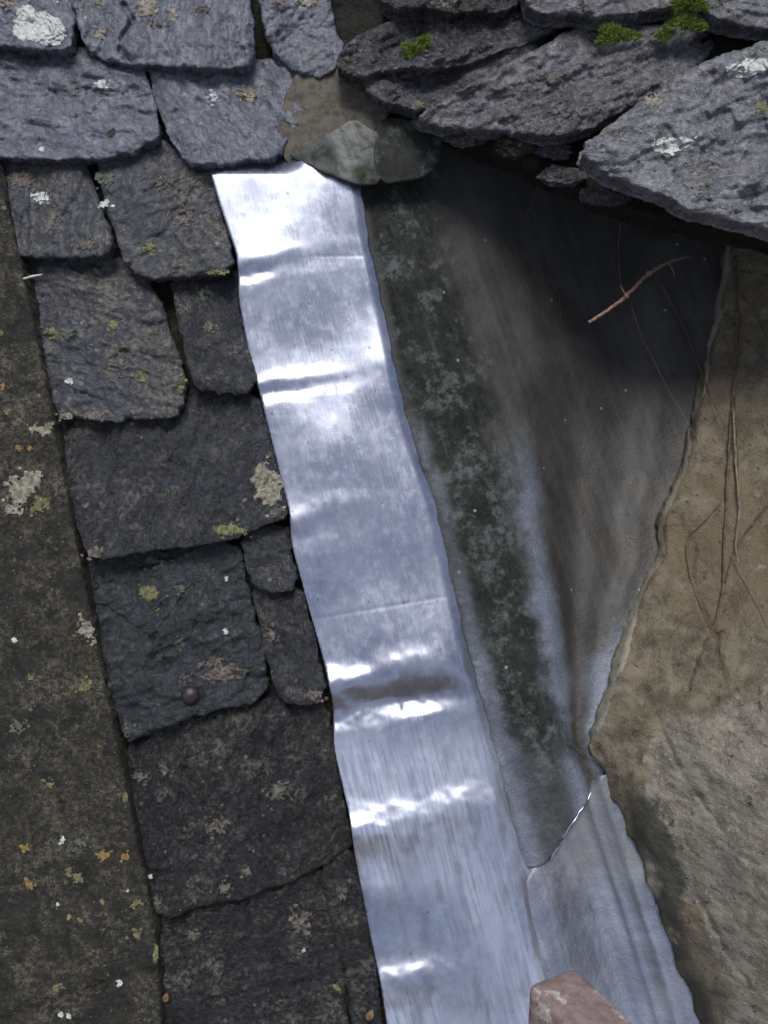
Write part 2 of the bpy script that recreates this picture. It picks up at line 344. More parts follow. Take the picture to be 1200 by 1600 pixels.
def lead_old(name, c0, c1, algae, algc, metal=0.7, r0=0.3, pale=None):
    s = NT(name)
    st = s.noise(1, 6, 0.65, vec=s.vmul(s.rot(s.uv, -19), (48, 2.2, 1)))
    bl = s.noise(12, 5, 0.6); f = s.noise(70, 5, 0.72); g = s.noise(330, 3, 0.6)
    col = s.mix(s.ramp(s.math('ADD', s.math('MULTIPLY', st, 0.5), s.math('MULTIPLY', bl, 0.5)), 0.38, 0.62), c0, c1)
    if pale:
        pm = s.ramp(s.math('ADD', s.attr('pale'), s.math('MULTIPLY', s.math('SUBTRACT', f, 0.5), 0.5)), 0.1, 0.95)
        col = s.mix(pm, col, s.mix(s.ramp(g, 0.35, 0.6), tuple(x*0.7 for x in pale), pale))  # bluish sheen painted into the lead colour
    am = s.attr('algae')
    a2 = s.math('MULTIPLY', am, s.ramp(s.math('ADD', s.math('MULTIPLY', f, 0.6), s.math('MULTIPLY', bl, 0.4)), 0.36-0.1*algae, 0.54-0.08*algae))
    sk = s.noise(1, 7, 0.75, vec=s.vmul(s.rot(s.uv, -17), (75, 9, 1)))
    ac = s.mix(s.ramp(s.math('ADD', s.math('MULTIPLY', f, 0.6), s.math('MULTIPLY', sk, 0.4)), 0.42, 0.58), tuple(x*0.5 for x in algc), tuple(x*2.0 for x in algc))
    ac = s.mix(s.math('MULTIPLY', s.ramp(sk, 0.56, 0.66), 0.3), ac, (0.10, 0.105, 0.095))
    ac = s.mix(s.ramp(g, 0.45, 0.7, 0, 0.5), ac, tuple(x*2.4+0.006 for x in algc))
    ac = s.mix(s.math('MULTIPLY', s.math('MULTIPLY', s.ramp(s.noise(19, 7, 0.75, off=6), 0.49, 0.62), s.ramp(f, 0.35, 0.6)), 0.7), ac, (0.11, 0.13, 0.13))
    col = s.mix(a2, col, ac)
    vd = s.voro(42, out='Distance'); vc = s.n('ShaderNodeSeparateColor'); s.t.links.new(s.voro(42, out='Color'), vc.inputs[0])
    dot = s.math('MULTIPLY', s.ramp(vd, 0.09, 0.13, 1, 0), s.ramp(vc.outputs[0], 0.88, 0.89))
    col = s.mix(s.math('MULTIPLY', dot, 0.7), col, (0.3, 0.31, 0.32))
    mt = s.math('MULTIPLY', s.math('SUBTRACT', 1.0, a2), metal)
    rg = s.math('ADD', s.ramp(bl, 0.3, 0.7, r0, r0+0.16), s.math('MULTIPLY', a2, 0.35))
    h = s.math('ADD', s.math('MULTIPLY', f, 0.5), s.math('ADD', s.math('MULTIPLY', g, 0.15), bl))
    n = s.bump(h, 0.0035, 1.0)
    return s.fin(col, rg, mt, n, 0.4)
M['lining'] = lead_old('dark weathered lead', (0.044, 0.042, 0.037), (0.074, 0.072, 0.068), 1.0, (0.009, 0.0115, 0.009), 0.3, 0.46, pale=(0.22, 0.26, 0.33))
M['apron'] = lead_old('pale old lead', (0.06, 0.062, 0.058), (0.17, 0.178, 0.175), 1.0, (0.02, 0.022, 0.014), 0.3, 0.5)
M['gutter'] = lead_old('wet gutter lead', (0.36, 0.38, 0.45), (0.56, 0.59, 0.68), 0.2, (0.05, 0.055, 0.04), 0.9, 0.25)

def wall_mat():
    s = NT('weathered lime render')
    big = s.noise(6, 4, 0.6, off=3); mid = s.noise(28, 5, 0.65); fi = s.noise(150, 4, 0.7); gr = s.noise(560, 3, 0.65)
    st = s.noise(1, 5, 0.65, vec=s.vmul(s.rot(s.uv, 35), (18, 60, 1)))
    grey = s.mix(s.ramp(st, 0.35, 0.65), (0.155, 0.135, 0.105), (0.32, 0.29, 0.235))
    grey = s.mix(s.ramp(fi, 0.5, 0.68), grey, (0.33, 0.31, 0.28))
    sand = s.mix(s.ramp(mid, 0.35, 0.65), (0.10, 0.083, 0.056), (0.24, 0.205, 0.145))
    ochre = (0.165, 0.13, 0.08)
    sand = s.mix(s.math('MULTIPLY', s.ramp(big, 0.48, 0.6), 0.8), sand, ochre)
    sm = s.attr('sand')
    col = s.mix(s.ramp(s.math('ADD', sm, s.math('MULTIPLY', s.math('SUBTRACT', mid, 0.5), 1.2)), 0.4, 0.6), grey, sand)
    col = s.mix(s.math('MULTIPLY', s.ramp(gr, 0.50, 0.70), 0.35), col, (0.36, 0.33, 0.27))
    col = s.mix(s.math('MULTIPLY', s.ramp(gr, 0.34, 0.46, 1, 0), 0.45), col, (0.06, 0.05, 0.04))
    col = s.mix(s.math('MULTIPLY', s.ramp(s.math('ADD', s.attr('rim'), s.math('MULTIPLY', s.math('SUBTRACT', fi, 0.5), 1.0)), 0.45, 0.6), 0.75), col, (0.36, 0.34, 0.28))
    pk = s.noise(60, 6, 0.75, off=8)
    col = s.mix(s.math('MULTIPLY', s.ramp(pk, 0.59, 0.65), 0.8), col, (0.045, 0.035, 0.028))
    da = s.attr('algae')
    col = s.mix(s.math('MULTIPLY', s.ramp(s.math('ADD', da, s.math('MULTIPLY', s.math('SUBTRACT', mid, 0.5), 1.6)), 0.25, 0.85), 0.85), col, s.mix(fi, (0.022, 0.024, 0.018), (0.06, 0.062, 0.05)))
    h = s.math('ADD', s.math('MULTIPLY', mid, 0.9), s.math('ADD', s.math('MULTIPLY', fi, 0.7), s.math('ADD', s.math('MULTIPLY', gr, 0.32), s.math('MULTIPLY', st, 0.30))))
    return s.fin(col, 0.88, 0, s.bump(h, 0.006, 1.0), 0.25)
M['wall'] = wall_mat()

def simple(name, a, b, scale=60, rough=0.7, spec=0.4, bd=0.001, metal=0):
    s = NT(name); n = s.noise(scale, 5, 0.65); g = s.noise(scale*5, 3, 0.6)
    col = s.mix(s.ramp(n, 0.35, 0.65), a, b)
    return s.fin(col, rough, metal, s.bump(s.math('ADD', n, s.math('MULTIPLY', g, 0.4)), bd), spec)
M['mortar'] = simple('smeared brown mortar', (0.075, 0.066, 0.053), (0.14, 0.125, 0.10), 90, 0.85, 0.3, 0.002)
M['twig'] = simple('reddish bare twig', (0.16, 0.075, 0.055), (0.34, 0.20, 0.16), 160, 0.6, 0.4, 0.001)
M['stem'] = simple('dry brown stem', (0.06, 0.042, 0.03), (0.15, 0.11, 0.08), 120, 0.75, 0.3, 0.001)
M['stem_grey'] = simple('pale dead stem', (0.13, 0.11, 0.08), (0.26, 0.23, 0.18), 120, 0.75, 0.3, 0.001)
M['moss'] = simple('bright green moss', (0.07, 0.12, 0.015), (0.20, 0.27, 0.045), 200, 0.8, 0.3, 0.001)
M['straw'] = simple('pale straw', (0.45, 0.43, 0.38), (0.6, 0.58, 0.5), 200, 0.6)
M['leaf'] = simple('fallen leaf brown', (0.10, 0.06, 0.035), (0.22, 0.14, 0.07), 200, 0.6)
M['leafg'] = simple('small green leaf', (0.10, 0.13, 0.03), (0.2, 0.23, 0.07), 200, 0.6)
M['peg'] = simple('dark peg head', (0.018, 0.014, 0.016), (0.04, 0.03, 0.034), 120, 0.35, 0.5)
M['ground'] = simple('bare earth ground', (0.07, 0.055, 0.042), (0.15, 0.12, 0.09), 3, 0.9)
def paint_mat():
    s = NT('worn red brown paint'); n = s.noise(16, 6, 0.7, off=2); g = s.noise(90, 4, 0.65)
    st = s.noise(1, 5, 0.6, vec=s.vmul(s.pos, (35, 35, 35)))
    col = s.mix(s.ramp(g, 0.35, 0.65), (0.19, 0.135, 0.128), (0.29, 0.215, 0.20))
    col = s.mix(s.math('MULTIPLY', s.ramp(n, 0.40, 0.36), 0.8), col, (0.27, 0.08, 0.07))
    col = s.mix(s.ramp(n, 0.55, 0.60), col, s.mix(s.ramp(g, 0.4, 0.6), (0.36, 0.33, 0.28), (0.52, 0.49, 0.43)))
    return s.fin(col, 0.6, 0, s.bump(s.math('ADD', n, s.math('MULTIPLY', g, 0.4)), 0.0015), 0.4)
M['paint'] = paint_mat()

# ------------------------------------------------------------------ setting
g = 60
link('ground', np.array([(-g, -g, 0), (g, -g, 0), (g, g, 0), (-g, g, 0)], float)*np.array([8, 8, 1]), [(0, 1, 2, 3)], M['ground'])['kind'] = 'structure'

# mortar bed under the slates
def h_bed(x, y): return -14 + 5*fbm(x, y, 60, 4, 900)
o = patch('mortar_bed', [(-420, -420), (560, -420), (560, 120), (500, 200), (400, 250), (420, 450), (470, 700), (540, 1000), (640, 1400), (680, 1980), (-420, 1980)],
          h_bed, M['bed'], thick=60, step=8, edge=0, rnd=0)
tag(o, 'dark gritty mortar bed showing in the gaps between the left slates', 'mortar bed')

# ------------------------------------------------------------------ slates
cracks_of = {}
def slate(outline, mat, low, high, label, lichens=(), seed=0, relief=6.0, thick=24, edge=4.5, cracks=(), step=2.6, group='stone slates on the left roof slope',
          bottom=False, tiltx=0.0, k=6, rnd=7, cut=1.0, rough_=1.0, dirn=None, lay=0.75):
    """low / high: height in mm of the surface at the lower and the upper end"""
    poly = chaikin(outline, 1); y0, y1 = poly[:, 1].min(), poly[:, 1].max(); xm = poly[:, 0].mean()
    def hf(x, y):
        t = (y-y0)/(y1-y0)
        h = high + (low-high)*t + tiltx*(x-xm) + 5*fbm(x, y, 130, 1, seed+50)
        n = fbm(x+fbm(x, y, 40, 2, seed+77)*14, y, 95, 4, seed)
        h = h + relief*(0.7*n + 1.3*terr(n*0.5+0.5, k, 0.22)) - relief*0.7
        rr_ = math.radians(dirn if dirn is not None else (seed*47) % 180); cx_, sx_ = math.cos(rr_), math.sin(rr_)
        xa = (x*cx_+y*sx_)*0.45; ya = (-x*sx_+y*cx_)*1.25; wob_ = 16*fbm(x, y, 60, 3, seed+31)
        big_ = fbm(xa+wob_, ya+wob_, 60, 3, seed+60)
        h = h + relief*lay*(1.6*terr(big_, 3.5, .16) + 0.5*big_)
        q = fbm(xa+0.5*wob_, ya, 30, 4, seed+8, 0.6)
        h = h + relief*rough_*(0.9*fbm(x*0.9, y*1.1, 26, 4, seed+3, 0.6) + 1.5*terr(q, 5, .22) + 0.26*fbm(xa*1.6, ya, 9, 3, seed+4))
        for c in cracks:
            d = np.full(x.shape, 1e9)
            for (a, b), (c2, d2) in zip(c[:-1], c[1:]):
                dx, dy = c2-a, d2-b; tt = np.clip(((x-a)*dx+(y-b)*dy)/(dx*dx+dy*dy), 0, 1)
                d = np.minimum(d, np.hypot(x-a-tt*dx, y-b-tt*dy))
            d = d+fbm(x, y, 12, 2, seed+9)*4
            h = h - 11*cut*np.exp(-(np.maximum(d, 0)/3.6)**2)
        return h
    o = patch('stone_slate', outline, hf, M[mat], thick=thick, step=step, edge=edge*1.35, esize=30, rnd=rnd, seed=seed, bottom=bottom, skirt_noise=5, ch=1)
    tag(o, label, 'stone slate', group)
    for i, l in enumerate(lichens): lichen(l, hf, o, seed*7+i)
    return o
def lichen(l, hf, parent, seed, depth_=0):
    x, y, rx, ry, mk = l[:5]; holes = l[5] if len(l) > 5 else 0.35
    n = 28; an = np.linspace(0, 2*math.pi, n, endpoint=False)
    r = 1+0.42*fbm(np.cos(an)*1.5+seed, np.sin(an)*1.5, 1, 3, seed)
    rot = (seed*1.7 % 1.0)*0.6-0.3
    ex = rx*r*np.cos(an); ey = ry*r*np.sin(an)
    pts = np.stack([x+ex*math.cos(rot)-ey*math.sin(rot), y+ex*math.sin(rot)+ey*math.cos(rot)], 1)
    st = max(0.8, min(1.3, min(rx, ry)/8))
    patch('lichen_patch', pts, lambda a, b: hf(a, b)+0.7+0.9*fbm(a, b, 6, 3, seed), M[mk], thick=2, step=st, edge=holes*min(rx, ry)*1.5+0.5, esize=max(3.5, min(rx, ry)*0.42),
          rnd=0, parent=parent, seed=seed, skirt_rows=1, skirt_noise=0)
    if min(rx, ry) >= 6 and depth_ == 0:                    # young colonies around the big one
        rg = random.Random(seed+99)
        for k in range(3):
            t = rg.uniform(0, 6.28); f = rg.uniform(1.25, 1.7); z = rg.uniform(1.6, 3.2)
            lichen((x+rx*f*math.cos(t), y+ry*f*math.sin(t), z*1.2, z, mk, 0.3), hf, parent, seed*3+k, 1)

SL = slate
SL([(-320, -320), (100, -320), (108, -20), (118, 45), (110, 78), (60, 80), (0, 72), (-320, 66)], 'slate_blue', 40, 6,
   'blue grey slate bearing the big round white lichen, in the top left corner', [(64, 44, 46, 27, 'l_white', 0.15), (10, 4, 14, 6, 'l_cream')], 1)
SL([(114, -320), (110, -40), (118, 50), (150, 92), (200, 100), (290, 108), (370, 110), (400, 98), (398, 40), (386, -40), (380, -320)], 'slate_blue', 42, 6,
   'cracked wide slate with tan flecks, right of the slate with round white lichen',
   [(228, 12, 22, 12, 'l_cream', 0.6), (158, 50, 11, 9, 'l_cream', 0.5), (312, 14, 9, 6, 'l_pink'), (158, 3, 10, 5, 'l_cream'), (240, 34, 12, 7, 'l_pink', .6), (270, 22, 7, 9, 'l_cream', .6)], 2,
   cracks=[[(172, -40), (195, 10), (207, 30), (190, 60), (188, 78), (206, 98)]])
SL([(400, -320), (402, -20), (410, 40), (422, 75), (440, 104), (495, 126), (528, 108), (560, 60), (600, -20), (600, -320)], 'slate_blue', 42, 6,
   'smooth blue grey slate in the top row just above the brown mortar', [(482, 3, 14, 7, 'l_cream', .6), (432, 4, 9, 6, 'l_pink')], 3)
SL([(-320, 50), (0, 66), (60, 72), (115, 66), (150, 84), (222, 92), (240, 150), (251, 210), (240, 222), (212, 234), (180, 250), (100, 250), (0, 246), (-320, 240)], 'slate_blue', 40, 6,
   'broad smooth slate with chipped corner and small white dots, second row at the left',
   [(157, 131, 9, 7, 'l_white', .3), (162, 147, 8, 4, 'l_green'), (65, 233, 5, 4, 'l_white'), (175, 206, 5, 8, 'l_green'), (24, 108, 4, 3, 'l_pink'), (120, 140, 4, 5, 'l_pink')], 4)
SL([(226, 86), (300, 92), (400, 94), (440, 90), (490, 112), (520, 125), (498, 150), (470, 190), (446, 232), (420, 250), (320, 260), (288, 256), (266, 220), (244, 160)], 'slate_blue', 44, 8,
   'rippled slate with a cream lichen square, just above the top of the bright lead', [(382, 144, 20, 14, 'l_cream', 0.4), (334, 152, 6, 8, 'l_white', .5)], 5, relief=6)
SL([(-300, 225), (130, 232), (146, 290), (158, 320), (176, 370), (172, 402), (100, 405), (30, 402), (-300, 400)], 'slate_mid', 38, 4,
   'mottled slate with tan blotches and white fleck, third row beside the coping',
   [(66, 306, 13, 8, 'l_white', .5), (135, 382, 16, 9, 'l_pink', .5), (55, 262, 10, 5, 'l_green'), (36, 280, 22, 12, 'l_pink', .8), (80, 345, 12, 16, 'l_pink', .9)], 6)
SL([(148, 220), (240, 205), (270, 230), (330, 245), (342, 320), (357, 370), (370, 424), (300, 434), (215, 437), (188, 400), (168, 330), (150, 270)], 'slate_mid', 44, 6,
   'rounded slate with a yellow lichen spot, left of the top of the bright lead',
   [(235, 388, 10, 11, 'l_yellow', .4), (163, 318, 9, 6, 'l_white', .4), (160, 275, 15, 14, 'l_green', .5), (340, 425, 18, 5, 'l_yellow', .6), (252, 285, 14, 10, 'l_pink', .9), (285, 340, 16, 10, 'l_pink', .9)], 7, relief=6)
SL([(-30, 385), (170, 388), (225, 425), (255, 480), (277, 540), (292, 600), (284, 642), (258, 656), (100, 658), (84, 640), (70, 590), (58, 500), (20, 430)], 'slate_mid', 42, 2,
   'rough squarish slate with several small yellow lichens, fourth row beside the coping',
   [(83, 522, 8, 9, 'l_yellow', .4), (104, 520, 13, 8, 'l_green', .5), (176, 508, 9, 6, 'l_yellow', .3), (192, 545, 6, 5, 'l_yellow'), (108, 595, 7, 5, 'l_white', .4), (222, 590, 10, 9, 'l_yellow', .8),
    (283, 605, 6, 12, 'l_yellow', .5), (150, 645, 22, 8, 'l_pink', .6), (104, 650, 12, 6, 'l_cream', .6), (241, 520, 8, 9, 'l_green', .7), (180, 575, 20, 18, 'l_pink', 1.0)], 8, relief=7)
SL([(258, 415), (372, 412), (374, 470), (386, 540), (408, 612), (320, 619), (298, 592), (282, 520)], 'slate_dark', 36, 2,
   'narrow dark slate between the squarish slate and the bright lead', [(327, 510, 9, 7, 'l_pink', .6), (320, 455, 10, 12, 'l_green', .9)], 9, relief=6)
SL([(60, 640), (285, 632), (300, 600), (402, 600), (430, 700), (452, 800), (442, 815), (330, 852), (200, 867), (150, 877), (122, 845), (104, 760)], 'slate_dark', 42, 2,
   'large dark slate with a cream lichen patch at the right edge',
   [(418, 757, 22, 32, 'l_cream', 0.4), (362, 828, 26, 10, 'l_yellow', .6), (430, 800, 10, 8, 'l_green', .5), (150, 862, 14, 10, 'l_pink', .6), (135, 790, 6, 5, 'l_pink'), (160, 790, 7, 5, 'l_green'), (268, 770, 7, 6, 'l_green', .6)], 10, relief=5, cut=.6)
SL([(110, 850), (372, 828), (388, 920), (412, 1000), (424, 1092), (330, 1112), (220, 1152), (196, 1166), (172, 1080), (150, 980)], 'slate_green', 40, 2,
   'blue black slate with round yellow green lichen, peg head and pinkish streak',
   [(235, 928, 17, 13, 'l_yellow', 0.2), (244, 952, 5, 4, 'l_yellow'), (352, 1052, 36, 13, 'l_pink', 0.55), (330, 1035, 22, 8, 'l_pink', .7), (352, 986, 4, 5, 'l_white'), (284, 921, 8, 6, 'l_green'), (282, 1002, 6, 9, 'l_green', .6),
    (353, 905, 3, 4, 'l_white'), (200, 1140, 8, 7, 'l_green', .6), (292, 1060, 10, 7, 'l_pink', .7), (242, 878, 20, 9, 'l_green', .8)], 11, relief=8,
   cracks=[[(140, 945), (165, 948), (215, 985), (240, 1000), (262, 968), (300, 918)], [(240, 1000), (262, 1040)], [(205, 1060), (228, 1095)]], cut=.7)
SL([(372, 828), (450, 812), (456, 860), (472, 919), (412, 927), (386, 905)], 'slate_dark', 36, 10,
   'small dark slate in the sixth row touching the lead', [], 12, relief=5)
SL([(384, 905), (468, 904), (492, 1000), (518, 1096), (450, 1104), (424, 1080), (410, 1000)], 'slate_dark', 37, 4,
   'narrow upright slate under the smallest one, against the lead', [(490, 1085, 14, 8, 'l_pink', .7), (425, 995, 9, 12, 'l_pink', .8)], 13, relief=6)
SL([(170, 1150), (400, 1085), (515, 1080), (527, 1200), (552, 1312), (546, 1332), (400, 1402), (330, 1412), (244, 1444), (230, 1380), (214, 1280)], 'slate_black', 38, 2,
   'big black slate crusted with grey specks, second course from the bottom', [(220, 1215, 12, 9, 'l_pink', .9), (340, 1290, 18, 14, 'l_pink', 1.0), (385, 1362, 8, 8, 'l_pink', .7), (257, 1203, 10, 8, 'l_green', .8), (430, 1240, 20, 16, 'l_green', 1.0), (350, 1388, 14, 8, 'l_pink', .7)], 14, relief=8,
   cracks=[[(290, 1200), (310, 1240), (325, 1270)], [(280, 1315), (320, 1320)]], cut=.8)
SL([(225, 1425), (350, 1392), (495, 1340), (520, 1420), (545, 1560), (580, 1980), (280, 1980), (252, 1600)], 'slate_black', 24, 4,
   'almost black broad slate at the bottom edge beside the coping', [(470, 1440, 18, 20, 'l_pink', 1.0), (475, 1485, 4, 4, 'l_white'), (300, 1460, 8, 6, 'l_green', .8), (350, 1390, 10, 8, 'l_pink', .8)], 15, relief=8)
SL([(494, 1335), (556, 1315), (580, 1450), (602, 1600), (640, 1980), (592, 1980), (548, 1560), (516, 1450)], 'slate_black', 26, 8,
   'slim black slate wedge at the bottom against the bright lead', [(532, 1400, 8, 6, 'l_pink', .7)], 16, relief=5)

# peg head on slate
def dome(name, x, y, w, r, hgt, mat, parent=None, n=20, flat=1.0):
    c = P(np.float64(x), np.float64(y), np.float64(w*0.001)); vs = []; fs = []; R = 8
    for i in range(R):
        a = (math.pi/2)*i/(R-1); rr = r*math.cos(a)*0.001; z = hgt*math.sin(a)*0.001
        for k in range(n):
            t = 2*math.pi*k/n; vs.append(c+rr*math.cos(t)*U+rr*flat*math.sin(t)*V+z*W)
    for i in range(R-1):
        for k in range(n): fs.append((i*n+k, i*n+(k+1) % n, (i+1)*n+(k+1) % n, (i+1)*n+k))
    return link(name, np.array(vs), fs, mat, parent)
o = dome('peg_head', 297, 1086, 36, 14, 10, M['peg']); tag(o, 'dark round peg head set in the slate beside the pinkish lichen streak', 'peg')

# ------------------------------------------------------------------ coping
def h_cop(x, y): return 46 + 2.2*fbm(x, y, 120, 4, 301) + 0.9*fbm(x, y, 10, 3, 302) - 9*np.exp(-((y-(1592-0.33*x)+4*fbm(x, y, 25, 2, 303))/5.0)**2)
cop = patch('coping_stone', [(-800, -330), (-120, -330), (-10, 225), (30, 400), (66, 560), (100, 740), (128, 890), (150, 1000), (190, 1190), (216, 1320), (244, 1450), (252, 1560), (270, 1980), (-800, 1980)],
            h_cop, M['coping'], thick=75, step=3.4, edge=2.0, esize=30, rnd=6, seed=300, ch=1)
tag(cop, 'long flat coping stone with yellow and orange lichen spots down the left side', 'coping stone')
for i, l in enumerate([(38, 760, 30, 20, 'l_cream', .9), (20, 792, 14, 12, 'l_cream', .8), (60, 790, 16, 12, 'l_yellow', .9), (134, 985, 12, 20, 'l_cream', .6), (132, 1072, 12, 10, 'l_yellow', .7), (48, 1058, 5, 5, 'l_yellow', .5),
                       (163, 1336, 9, 8, 'l_orange', .5), (195, 1338, 6, 6, 'l_orange', .5), (41, 1324, 6, 7, 'l_orange', .6), (47, 1384, 7, 7, 'l_orange', .6), (107, 1433, 4, 4, 'l_orange', .5), (124, 1437, 5, 4, 'l_orange', .5),
                       (108, 1362, 5, 8, 'l_yellow', .7), (122, 1372, 6, 6, 'l_yellow', .7), (212, 1411, 7, 6, 'l_yellow', .6), (243, 1490, 5, 14, 'l_yellow', .3), (214, 1460, 6, 6, 'l_yellow', .6), (196, 1246, 4, 8, 'l_yellow', .4),
                       (77, 1225, 6, 6, 'l_yellow', .8), (30, 1135, 12, 10, 'l_green', .9), (4, 604, 4, 5, 'l_orange'), (30, 700, 6, 4, 'l_orange'), (47, 701, 4, 4, 'l_orange'), (10, 642, 5, 5, 'l_yellow'), (60, 670, 16, 10, 'l_cream', 1.0), (75, 665, 5, 6, 'l_yellow'),
                       (88, 1545, 7, 6, 'l_yellow', .6), (95, 1586, 4, 4, 'l_white'), (107, 1588, 4, 5, 'l_white'), (187, 1535, 5, 6, 'l_white', .6), (125, 1317, 9, 7, 'l_green', .8), (98, 1313, 5, 6, 'l_white', .8), (2, 520, 4, 5, 'l_yellow'),
                       (6, 325, 4, 4, 'l_yellow'), (22, 1000, 4, 4, 'l_white'), (160, 1410, 5, 4, 'l_yellow', .7), (235, 1370, 3, 3, 'l_white'), (200, 1392, 2.5, 2.5, 'l_white'), (90, 1413, 3, 3, 'l_white')]):
    lichen(l, h_cop, cop, 4000+i)

# ------------------------------------------------------------------ the bright lead
xl = interp([(200, 300), (265, 327), (320, 343), (400, 370), (470, 373), (560, 390), (620, 407), (700, 427), (800, 452), (850, 455), (950, 482), (1030, 505), (1100, 520), (1170, 522), (1270, 545), (1340, 555), (1450, 576), (1550, 597), (1640, 610), (1980, 640)])
xr = interp([(200, 545), (250, 556), (290, 565), (370, 576), (490, 602), (600, 624), (700, 650), (790, 682), (900, 706), (1010, 731), (1100, 756), (1200, 782), (1290, 802), (1350, 822), (1400, 838), (1500, 858), (1600, 880), (1980, 950)])
# crease under each slate edge: position, ridge, trough, width, share of the sheet that the ridge and the trough reach
STEPS = [(428, 1.6, 2.4, 13, .5, .25), (618, 2.0, 1.4, 13, .6, .35), (822, 3.0, 1.0, 20, .5, .30), (1092, 7.0, 9.5, 26, 1.0, .80), (1318, 13.5, 3.5, 30, .90, .22), (1560, 7.0, 3.0, 28, .6, .2), (1780, 5, 6, 26, .6, .6)]
def h_lead(x, y):
    x = np.asarray(x, float); y = np.asarray(y, float)
    s = (x-xl(y))/(xr(y)-xl(y)); ss = np.clip(s, 0, 1)
    ye = y + 42*ss + 9*fbm(x, y, 90, 2, 501) + 3*fbm(x, y, 22, 2, 504)          # creases climb towards the right
    h = 16 + 7*(1-ss)
    prev = 240
    for i, (yy, a1, a2, wd_, r1, r2) in enumerate(STEPS):
        n1 = 1+0.6*fbm(x, y, 60, 3, 510+i); n2 = 1+0.5*fbm(x, y, 40, 3, 530+i)
        k1 = a1*np.clip(1.15-ss/r1, 0.0, 1)**0.7*n1 + 0.3; k2 = a2*smooth(1.25, 0.75, ss/r2)*n2
        q = (ye-yy)/wd_
        h = h + k1*np.exp(-((q+0.9)/0.95)**2) - k2*np.exp(-((q-0.8)/0.8)**2)
        # the sheet swells towards every crease and sinks behind it
        t = np.clip((ye-prev)/(yy-prev), 0, 1); sw = (-1.5, -2.0, 0.5, 5.5, 9.0, 5.0, 5)[i]*(0.45+0.55*(1-ss))
        h = h + sw*smooth(0.25 if i not in (4,) else 0.0, 1.0, t)*smooth(1.9, 0.0, q)
        prev = yy+wd_
    h = h + 13*smooth(640, 230, y) - 9*smooth(0.25, 1.0, s)*smooth(300, 430, y)*smooth(600, 470, y)*0.4
    h = h + 4.0*fbm(x, y, 170, 2, 502) + 0.5*fbm(x*1.4, y*0.8, 80, 2, 503)
    h = h - 7*smooth(0.92, 1.02, s) - 26*smooth(1345, 1420, y)*smooth(0.86, 1.15, s)
    h = h - 34*smooth(276, 236, y)*smooth(478, 440, x)
    # big hand-dressed hollow near the top and a few dents
    for cx, cy, rx, ry, d in ((395, 402, 66, 50, 4), (430, 262, 120, 40, 1), (575, 255, 60, 75, 7), (480, 520, 90, 60, -2.5), (690, 1010, 40, 60, 4), (640, 560, 60, 50, 3), (600, 900, 110, 70, -4), (640, 1090, 80, 20, -4), (690, 1200, 70, 70, 3), (640, 1470, 110, 80, -5), (540, 700, 60, 50, 3), (760, 1430, 50, 90, 4)):
        h = h + d*np.exp(-((x-cx)/rx)**2-((y-cy)/ry)**2)
    # scribed lap lines
    for y0, k in ((966, -0.17), (400, 0.0)):
        h = h - 0.22*np.exp(-((y-(y0+k*(x-500)))/2.6)**2)*smooth(480, 500, x)
    return h
RUNS = [((690, 1150), (716, 1300), 5), ((730, 1190), (742, 1255), 3), ((600, 1330), (640, 1480), 3), ((640, 1090), (668, 1210), 2.5), ((770, 1230), (800, 1380), 3), ((560, 1180), (580, 1290), 2.5),
        ((715, 1350), (730, 1440), 4), ((520, 560), (535, 700), 2), ((590, 640), (610, 740), 2), ((470, 500), (480, 600), 2), ((660, 930), (690, 1010), 2.5), ((760, 1150), (790, 1260), 2), ((650, 1230), (670, 1330), 2), ((820, 1400), (850, 1560), 3)]
def a_stain(x, y):
    m = np.zeros(np.shape(x))
    for (a, b), (c2, d2), w_ in RUNS:
        dx, dy = c2-a, d2-b; t = np.clip(((x-a)*dx+(y-b)*dy)/(dx*dx+dy*dy), 0, 1)
        d = np.hypot(x-a-t*dx, y-b-t*dy)+3.0*fbm(x, y, 16, 3, 560)
        m = np.maximum(m, smooth(w_*1.3, w_*0.3, d)*(1-0.5*t))
    m = np.maximum(m, 0.7*smooth(0.15, 0.5, fbm(x*2.2, y*0.9, 42, 4, 561)) + 0.0)
    # row of scratches across the top and the grime line of the old lap
    m = np.maximum(m, 0.9*np.exp(-((y-396+0.03*(x-480))/5)**2)*smooth(475, 490, x)*smooth(560, 535, x)*smooth(0.0, 0.3, fbm(x, y, 3.5, 1, 562)))
    m = np.maximum(m, 0.8*np.exp(-((y-(966-0.17*(x-500)))/1.8)**2)*smooth(490, 505, x)*smooth(-0.3, 0.2, fbm(x, y, 14, 2, 563)))
    m = np.maximum(m, 0.8*np.exp(-((y-(627-0.08*(x-420)+2*fbm(x, y, 20, 2, 565)))/2.0)**2)*smooth(-0.5, 0.2, fbm(x, y, 9, 2, 564)))
    for a, b, q in ((380, 336, 8), (600, 1052, 4), (384, 470, 4), (408, 520, 5), (480, 676, 7), (640, 1140, 5), (700, 1215, 6), (506, 1180, 6), (532, 1303, 3), (455, 845, 4)):
        m = np.maximum(m, 0.75*smooth(q, q*0.5, np.hypot(x-a, y-b)+4*fbm(x, y, 6, 2, 566)))
    return np.clip(m, 0, 1)
yy = np.arange(262, 1985, 14.0)
edgeL = [(float(xl(a)), float(a)) for a in np.arange(200, 1985, 14.0)]
edgeR = [(float(xr(a)+2.0*math.sin(a*0.11)*math.sin(a*0.037)+34*float(smooth(1352, 1400, a))), float(a)) for a in np.arange(292, 1985, 14.0)][::-1]
